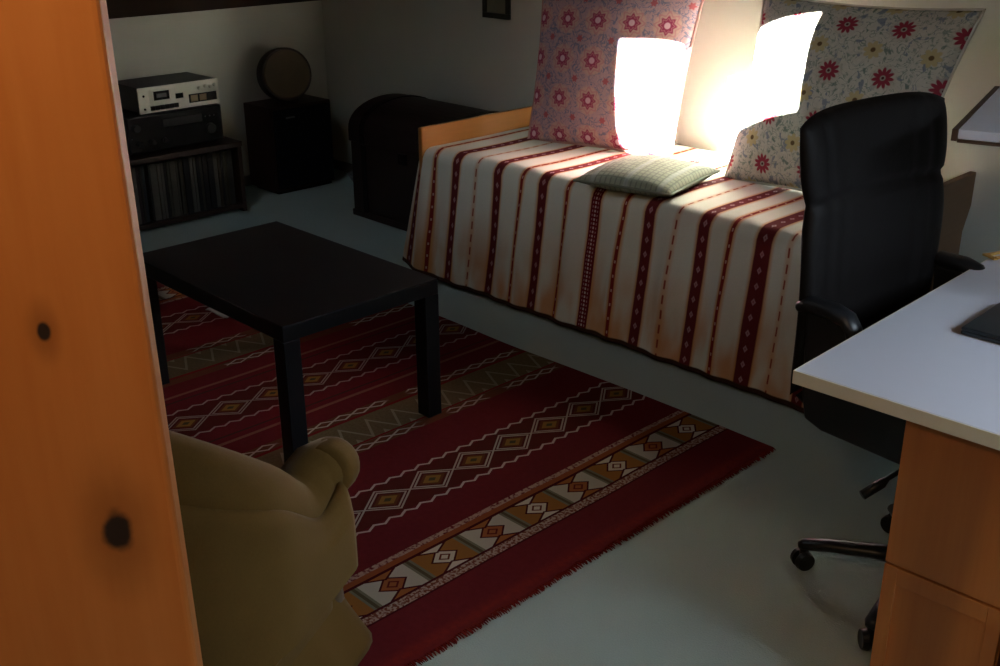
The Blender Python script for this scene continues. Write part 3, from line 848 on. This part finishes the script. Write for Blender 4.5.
def bt(a, c):
    e = (max(0, 1 - abs(a) ** 5) * max(0, 1 - abs(c) ** 8)) ** 0.5 * 0.045
    q = (c + 1) / 2
    e -= 0.010 * math.exp(-((q - 0.71) / 0.014) ** 2) + 0.006 * math.exp(-((abs(a) - 0.74) / 0.03) ** 2)
    e -= 0.004 * math.exp(-((abs(a) - 0.52) / 0.03) ** 2)
    return max(e, 0.0)
bm = B(); pad(bm, bf, bt, 44, 60); link('backrest', bm, m_lea, oc, smooth=True)
bm = B()
def sf(a, c): return (0, 0, 0)
F, K = [], []
n = 26
for i in range(n + 1):
    rf, rk = [], []
    for j in range(n + 1):
        a = 2 * i / n - 1; c = 2 * j / n - 1
        xx = a * 0.25 * (1 - 0.06 * c * c) + 0.0; y_ = c * 0.248 * (1 - 0.05 * a * a)
        e = (max(0, 1 - abs(a) ** 6) * max(0, 1 - abs(c) ** 6)) ** 0.5
        e2 = 0.05 * e - 0.006 * math.exp(-((abs(c) - 0.6) / 0.04) ** 2) * e
        drop = -0.03 * max(0, a - 0.5) ** 2 * 4
        bd = i in (0, n) or j in (0, n)
        v1 = bm.verts.new((xx, y_, 0.495 + e2 + drop)); rf.append(v1)
        rk.append(v1 if bd else bm.verts.new((xx, y_, 0.495 - 0.062 * e + drop)))
    F.append(rf); K.append(rk)
grid_faces(bm, F); grid_faces(bm, K); link('seat', bm, m_lea, oc, smooth=True)
for sy in (-1, 1):
    # loop armrest: padded top on a broad closed side panel
    bm = B()
    pts = [(-0.225, sy * 0.266, 0.735), (-0.195, sy * 0.266, 0.750), (-0.13, sy * 0.266, 0.750), (-0.095, sy * 0.266, 0.742), (-0.078, sy * 0.266, 0.722), (-0.068, sy * 0.266, 0.69), (-0.064, sy * 0.266, 0.64)]
    tube(bm, pts, [0.018, 0.026, 0.027, 0.026, 0.024, 0.022, 0.016], 14, flat=0.75)
    ar = link('armrest', bm, m_pla, oc, smooth=True)
    bm = B()
    y0, y1 = sorted((sy * 0.252, sy * 0.272))
    A = [(-0.205, 0.735), (-0.13, 0.735), (-0.085, 0.72), (-0.06, 0.68), (0.10, 0.64), (0.15, 0.50), (0.15, 0.450), (-0.13, 0.450), (-0.18, 0.465), (-0.195, 0.53)]
    va = [bm.verts.new((p[0], y0, p[1])) for p in A]; vb = [bm.verts.new((p[0], y1, p[1])) for p in A]
    bm.faces.new(va); bm.faces.new(vb[::-1])
    for i in range(len(A)): bm.faces.new((va[i], va[(i + 1) % len(A)], vb[(i + 1) % len(A)], vb[i]))
    link('arm_support', bm, m_pla, ar, bevel=.008, seg=3)
bm = B(); box(bm, (-0.14, -0.09, 0.375), (0.12, 0.09, 0.435)); cyl(bm, (.045, -.05, 0.10), (.045, -.05, 0.38), 0.026, n=20); cyl(bm, (.045, -.05, 0.09), (.045, -.05, 0.22), 0.036, n=20)
link('gas_column', bm, m_pla, oc, bevel=.003)
bm = B(); lathe(bm, [(0.02, 0.07), (0.05, 0.07), (0.055, 0.085), (0.05, 0.12), (0.036, 0.13)], (.045, -.05, 0), 28); link('hub', bm, m_pla, oc, smooth=True)
bm = B(); tube(bm, [(0.03, -0.08, 0.385), (0.0, -0.17, 0.345), (-0.005, -0.185, 0.335), (-0.022, -0.232, 0.313)], [0.006, 0.006, 0.012, 0.012], 12)
link('height_lever', bm, m_pla, oc, smooth=True)
OX, OY = 0.055, -0.05
for k in range(5):
    a = math.radians(208.5 + 72 * k); ca, sa = math.cos(a), math.sin(a)
    bm = B(); RR = 0.285
    tube(bm, [(OX + ca * r_1, OY + sa * r_1, z_1) for r_1, z_1 in ((.03, .098), (.12, .094), (.22, .084), (RR, .072), (RR + .012, .066))], [0.030, 0.025, 0.021, 0.019, 0.012], 14, flat=0.75)
    lg = link('leg', bm, m_pla, oc, smooth=True)
    ang = a + 0.7
    cx, cy = OX + ca * RR, OY + sa * RR; ux, uy = math.cos(ang), math.sin(ang)
    bm = B()
    for s_ in (-1, 1):
        c0 = Vector((cx, cy, 0.0265)); n_ = Vector((-uy, ux, 0))
        cyl(bm, c0 + n_ * (s_ * 0.006), c0 + n_ * (s_ * 0.022), 0.0265, 0.0235, 24)
    cyl(bm, (cx, cy, 0.03), (cx, cy, 0.075), 0.010, n=12)
    link('castor', bm, m_pla, lg, bevel=.002)

# ================================================================== DESK
m_lam = plain('white_laminate', (0.50, 0.51, 0.57), 0.38, 0.4, var=.02)
m_edge = plain('cream_edging', (0.62, 0.58, 0.47), 0.5, 0.3)
m_dw, t, b = newmat('mahogany_veneer', 0.42, 0.35)
v, x, y, z = coords(t)
g = tnoise(t, v, 26, 5, (1, 1, .06), 0.4); f = tnoise(t, v, 120, 3, (1, 1, .04)); l_ = tnoise(t, v, 5, 2, (1, 1, .1))
c = mixc(t, (g * 0.6 + f * 0.4), (0.40, 0.125, 0.024), (0.64, 0.25, 0.06))
c = mixc(t, l_.gt(0.55, 0.1) * 0.45, c, (0.10, 0.03, 0.010))
setc(t, b, c)
DX0, DY0 = -1.035, 1.805
ds = thing('desk', 'white topped desk with a reddish brown veneered pedestal, at the right edge', 'desk', (DX0, DY0, 0), math.radians(1.8))
bm = B(); box(bm, (0.003, 0.003, 0.722), (1.62, 1.55, 0.750)); link('tabletop', bm, m_lam, ds, bevel=.0015)
bm = B(); box(bm, (0, 0, 0.721), (1.62, 0.003, 0.7495)); box(bm, (0, 0.003, 0.721), (0.003, 1.55, 0.7495)); link('edging', bm, m_edge, ds, bevel=.0008)
pdx = 0.222
bm = B(); box(bm, (pdx, 0.050, 0.0), (pdx + .240, 0.36, 0.720)); pe = link('pedestal', bm, m_dw, ds, bevel=.002)
bm = B(); box(bm, (pdx + .002, 0.036, 0.388), (pdx + .238, 0.0495, 0.716)); link('drawer_front', bm, m_dw, ds, bevel=.002)
bm = B()
box(bm, (pdx + .002, 0.036, 0.02), (pdx + .030, 0.0495, 0.383)); box(bm, (pdx + .210, 0.036, 0.02), (pdx + .238, 0.0495, 0.383))
box(bm, (pdx + .030, 0.036, 0.345), (pdx + .210, 0.0495, 0.383)); box(bm, (pdx + .030, 0.036, 0.02), (pdx + .210, 0.0495, 0.060))
dd_ = link('cabinet_door', bm, m_dw, ds, bevel=.0015)
bm = B(); box(bm, (pdx + .030, 0.0415, 0.060), (pdx + .210, 0.0495, 0.345)); link('door_panel', bm, m_dw, dd_)
bm = B(); box(bm, (1.58, 0.05, 0), (1.605, 1.5, 0.721)); link('side_panel', bm, m_dw, ds, bevel=.002)
# pale wooden crate on the floor beside the pedestal
m_pine = wood('pale_pine', (0.50, 0.32, 0.12), (0.62, 0.42, 0.18), 2, 0.55, 6)
cr = thing('wooden_crate', 'pale pine crate standing on the floor right of the desk pedestal', 'crate', (-0.560, 1.845, 0))
for (a_, b_) in (((0, 0, 0), (0.012, .30, .39)), ((0.288, 0, 0), (0.30, .30, .39)), ((0.012, 0, 0), (0.288, .012, .39)), ((0.012, .288, 0), (0.288, .30, .39))):
    bm = B(); box(bm, a_, b_); link('side_board', bm, m_pine, cr, bevel=.002)
bm = B(); box(bm, (0.012, .012, 0.01), (0.288, .288, 0.02)); link('bottom_board', bm, m_pine, cr)
# laptop
m_lap = plain('laptop_shell', (0.014, 0.020, 0.024), 0.30, 0.5)
lp = thing('laptop', 'closed black laptop lying on the white desk', 'laptop', (-0.885, 2.215, 0.750), math.radians(1.8))
bm = B(); box(bm, (0.0, 0.0, 0.002), (0.33, 0.235, 0.011)); link('base', bm, m_lap, lp, bevel=.004, seg=3)
bm = B(); box(bm, (0.0, 0.0, 0.0115), (0.33, 0.235, 0.019)); link('lid', bm, m_lap, lp, bevel=.004, seg=3)
# folding ruler
m_rul = plain('yellow_ruler_wood', (0.52, 0.34, 0.09), 0.5)
rl = thing('folding_ruler', 'yellow wooden folding ruler at the far left edge of the desk', 'ruler', (-1.045, 2.80, 0.7502))
RV = [(0.022, 0.150), (-0.034, -0.025), (0.006, -0.050), (0.060, 0.055)]
for k in range(3):
    (x0, y0), (x1_, y1_) = RV[k], RV[k + 1]
    bm = B(); L = math.hypot(x1_ - x0, y1_ - y0); dx, dy = (x1_ - x0) / L, (y1_ - y0) / L; n_ = (-dy * .007, dx * .007)
    z0 = 0.0005 + 0.0045 * k
    P = [(x0 + n_[0], y0 + n_[1]), (x0 - n_[0], y0 - n_[1]), (x0 + dx * L - n_[0], y0 + dy * L - n_[1]), (x0 + dx * L + n_[0], y0 + dy * L + n_[1])]
    va = [bm.verts.new((*p, z0)) for p in P]; vb = [bm.verts.new((*p, z0 + .004)) for p in P]
    bm.faces.new(va); bm.faces.new(vb[::-1])
    for i in range(4): bm.faces.new((va[i], va[(i + 1) % 4], vb[(i + 1) % 4], vb[i]))
    link('ruler_segment', bm, m_rul, rl, bevel=.0008)
# raised shelf on the desk
SZ = 1.145
K_ = (-1.036, 2.385)
hs = thing('raised_shelf', 'white raised shelf with dark brown edging, standing on the desk at the right edge', 'shelf', (K_[0], K_[1], 0.750), math.radians(15.5))
bm = B(); box(bm, (0.008, 0.0, SZ - 0.75 - 0.022), (0.80, 0.62, SZ - 0.75)); link('shelf_board', bm, m_lam, hs, bevel=.002)
m_brn = plain('dark_brown_edging', (0.055, 0.030, 0.018), 0.5)
bm = B(); box(bm, (-0.005, -0.004, SZ - .75 - .026), (0.0075, 0.625, SZ - .75)); link('left_edging', bm, m_brn, hs, bevel=.001)
bm = B(); box(bm, (0.008, -0.003, SZ - .75 - .029), (0.8, 0.60, SZ - .75 - .0225)); link('under_rail', bm, m_brn, hs, bevel=.001)
for px_, py_ in ((0.26, 0.03), (0.26, 0.55), (0.74, 0.03), (0.74, 0.55)):
    bm = B(); box(bm, (px_, py_, 0), (px_ + .03, py_ + .03, SZ - .75 - .029)); link('leg', bm, m_brn, hs, bevel=.002)

# ================================================================== LIGHT
# added fill lamp, unseen behind the camera, to light the post warmly
fill_t = thing('fill_lamp', 'added warm fill lamp on a cord, unseen behind the viewpoint', 'lamp', (-0.50, -0.05, ZC))
m_bulb = bpy.data.materials.new('fill_bulb'); m_bulb.use_nodes = True
bb = m_bulb.node_tree.nodes['Principled BSDF']; bb.inputs['Emission Color'].default_value = (1, 0.62, 0.32, 1); bb.inputs['Emission Strength'].default_value = 30
bm = B(); cyl(bm, (0, 0, -0.16), (0, 0, 0), 0.004, n=8); link('cord', bm, m_bk, fill_t)
bm = B(); lathe(bm, [(0.001, -0.295), (0.02, -0.29), (0.032, -0.27), (0.034, -0.25), (0.02, -0.21), (0.014, -0.19)], (0, 0, 0), 20); link('bulb', bm, m_bulb, fill_t, smooth=True)
bm = B(); lathe(bm, [(0.015, -0.189), (0.018, -0.18), (0.018, -0.16)], (0, 0, 0), 20); link('socket', bm, m_bk, fill_t, smooth=True)
pl = bpy.data.lights.new('warm_fill_light', 'POINT'); pl.energy = 20; pl.color = (1.0, 0.66, 0.36); pl.shadow_soft_size = 0.05
po = bpy.data.objects.new('warm_fill_light', pl); po.location = (-0.50, -0.05, ZC - 0.36); COL.objects.link(po)

SUN = Vector((0.30, 1.0, -0.70)).normalized()
sl_ = bpy.data.lights.new('sun', 'SUN'); sl_.energy = 390; sl_.angle = math.radians(0.6); sl_.color = (1.0, 0.99, 0.97)
so = bpy.data.objects.new('sun', sl_); so.rotation_euler = SUN.to_track_quat('-Z', 'Y').to_euler(); so.location = (-4, 0, 5); COL.objects.link(so)
wd = bpy.data.worlds.new('sky'); SC.world = wd; wd.use_nodes = True
bg = wd.node_tree.nodes['Background']; bg.inputs[1].default_value = 1.0
wt = wd.node_tree; tc = wt.nodes.new('ShaderNodeTexCoord'); sx_ = wt.nodes.new('ShaderNodeSeparateXYZ'); wt.links.new(tc.outputs['Generated'], sx_.inputs[0])
up = X(wt, sx_.outputs[2])          # dark low down, bright band midway, dim overhead; shaped to steer the light
skc = mixc(wt, up.lt(0.30, 0.05), (10.0, 11.8, 13.6), (0.35, 0.4, 0.34))
skc = mixc(wt, up.gt(0.80, 0.10), skc, (0.6, 0.85, 1.2))
wt.links.new(skc.v, bg.inputs[0])
def portal(name, loc, rot, sx, sy):
    l = bpy.data.lights.new(name, 'AREA'); l.shape = 'RECTANGLE'; l.size = sx; l.size_y = sy; l.energy = 1
    l.cycles.is_portal = True
    o = bpy.data.objects.new(name, l); o.location = loc; o.rotation_euler = rot; COL.objects.link(o)
portal('roof_light_portal', ((SX0 + SX1) / 2, (SY0 + SY1) / 2, ZC + 0.02), (0, 0, 0), SX1 - SX0, SY1 - SY0)
portal('window_portal', (XR + 0.09, (WY0 + WY1) / 2, (WZ0 + WZ1) / 2), (0, math.radians(90), 0), WZ1 - WZ0, WY1 - WY0)

# ================================================================== CAMERA
cd_ = bpy.data.cameras.new('camera'); cam = bpy.data.objects.new('camera', cd_); COL.objects.link(cam)
f_px, pitch, roll, yaw = 1101.39, 0.388155, -0.0061985, 2.375112
F = Vector((math.cos(pitch) * math.cos(yaw), math.cos(pitch) * math.sin(yaw), -math.sin(pitch)))
R = Vector((math.sin(yaw), -math.cos(yaw), 0)); U = R.cross(F)
c_, s_ = math.cos(roll), math.sin(roll)
R2 = R * c_ + U * s_; U2 = U * c_ - R * s_
M = Matrix((R2, U2, -F)).transposed().to_4x4(); M.translation = Vector((0, 0, 1.65))
cam.matrix_world = M
cd_.sensor_width = 36; cd_.lens = f_px / 1000 * 36; cd_.clip_start = 0.02
SC.camera = cam
SC.view_settings.view_transform = 'Standard'; SC.view_settings.look = 'None'
SC.view_settings.exposure = 0.0; SC.view_settings.gamma = 1.0
SC.view_settings.use_curve_mapping = False
SC.cycles.max_bounces = 10; SC.cycles.diffuse_bounces = 6; SC.cycles.caustics_reflective = False; SC.cycles.caustics_refractive = False
SC.cycles.sample_clamp_indirect = 0.0
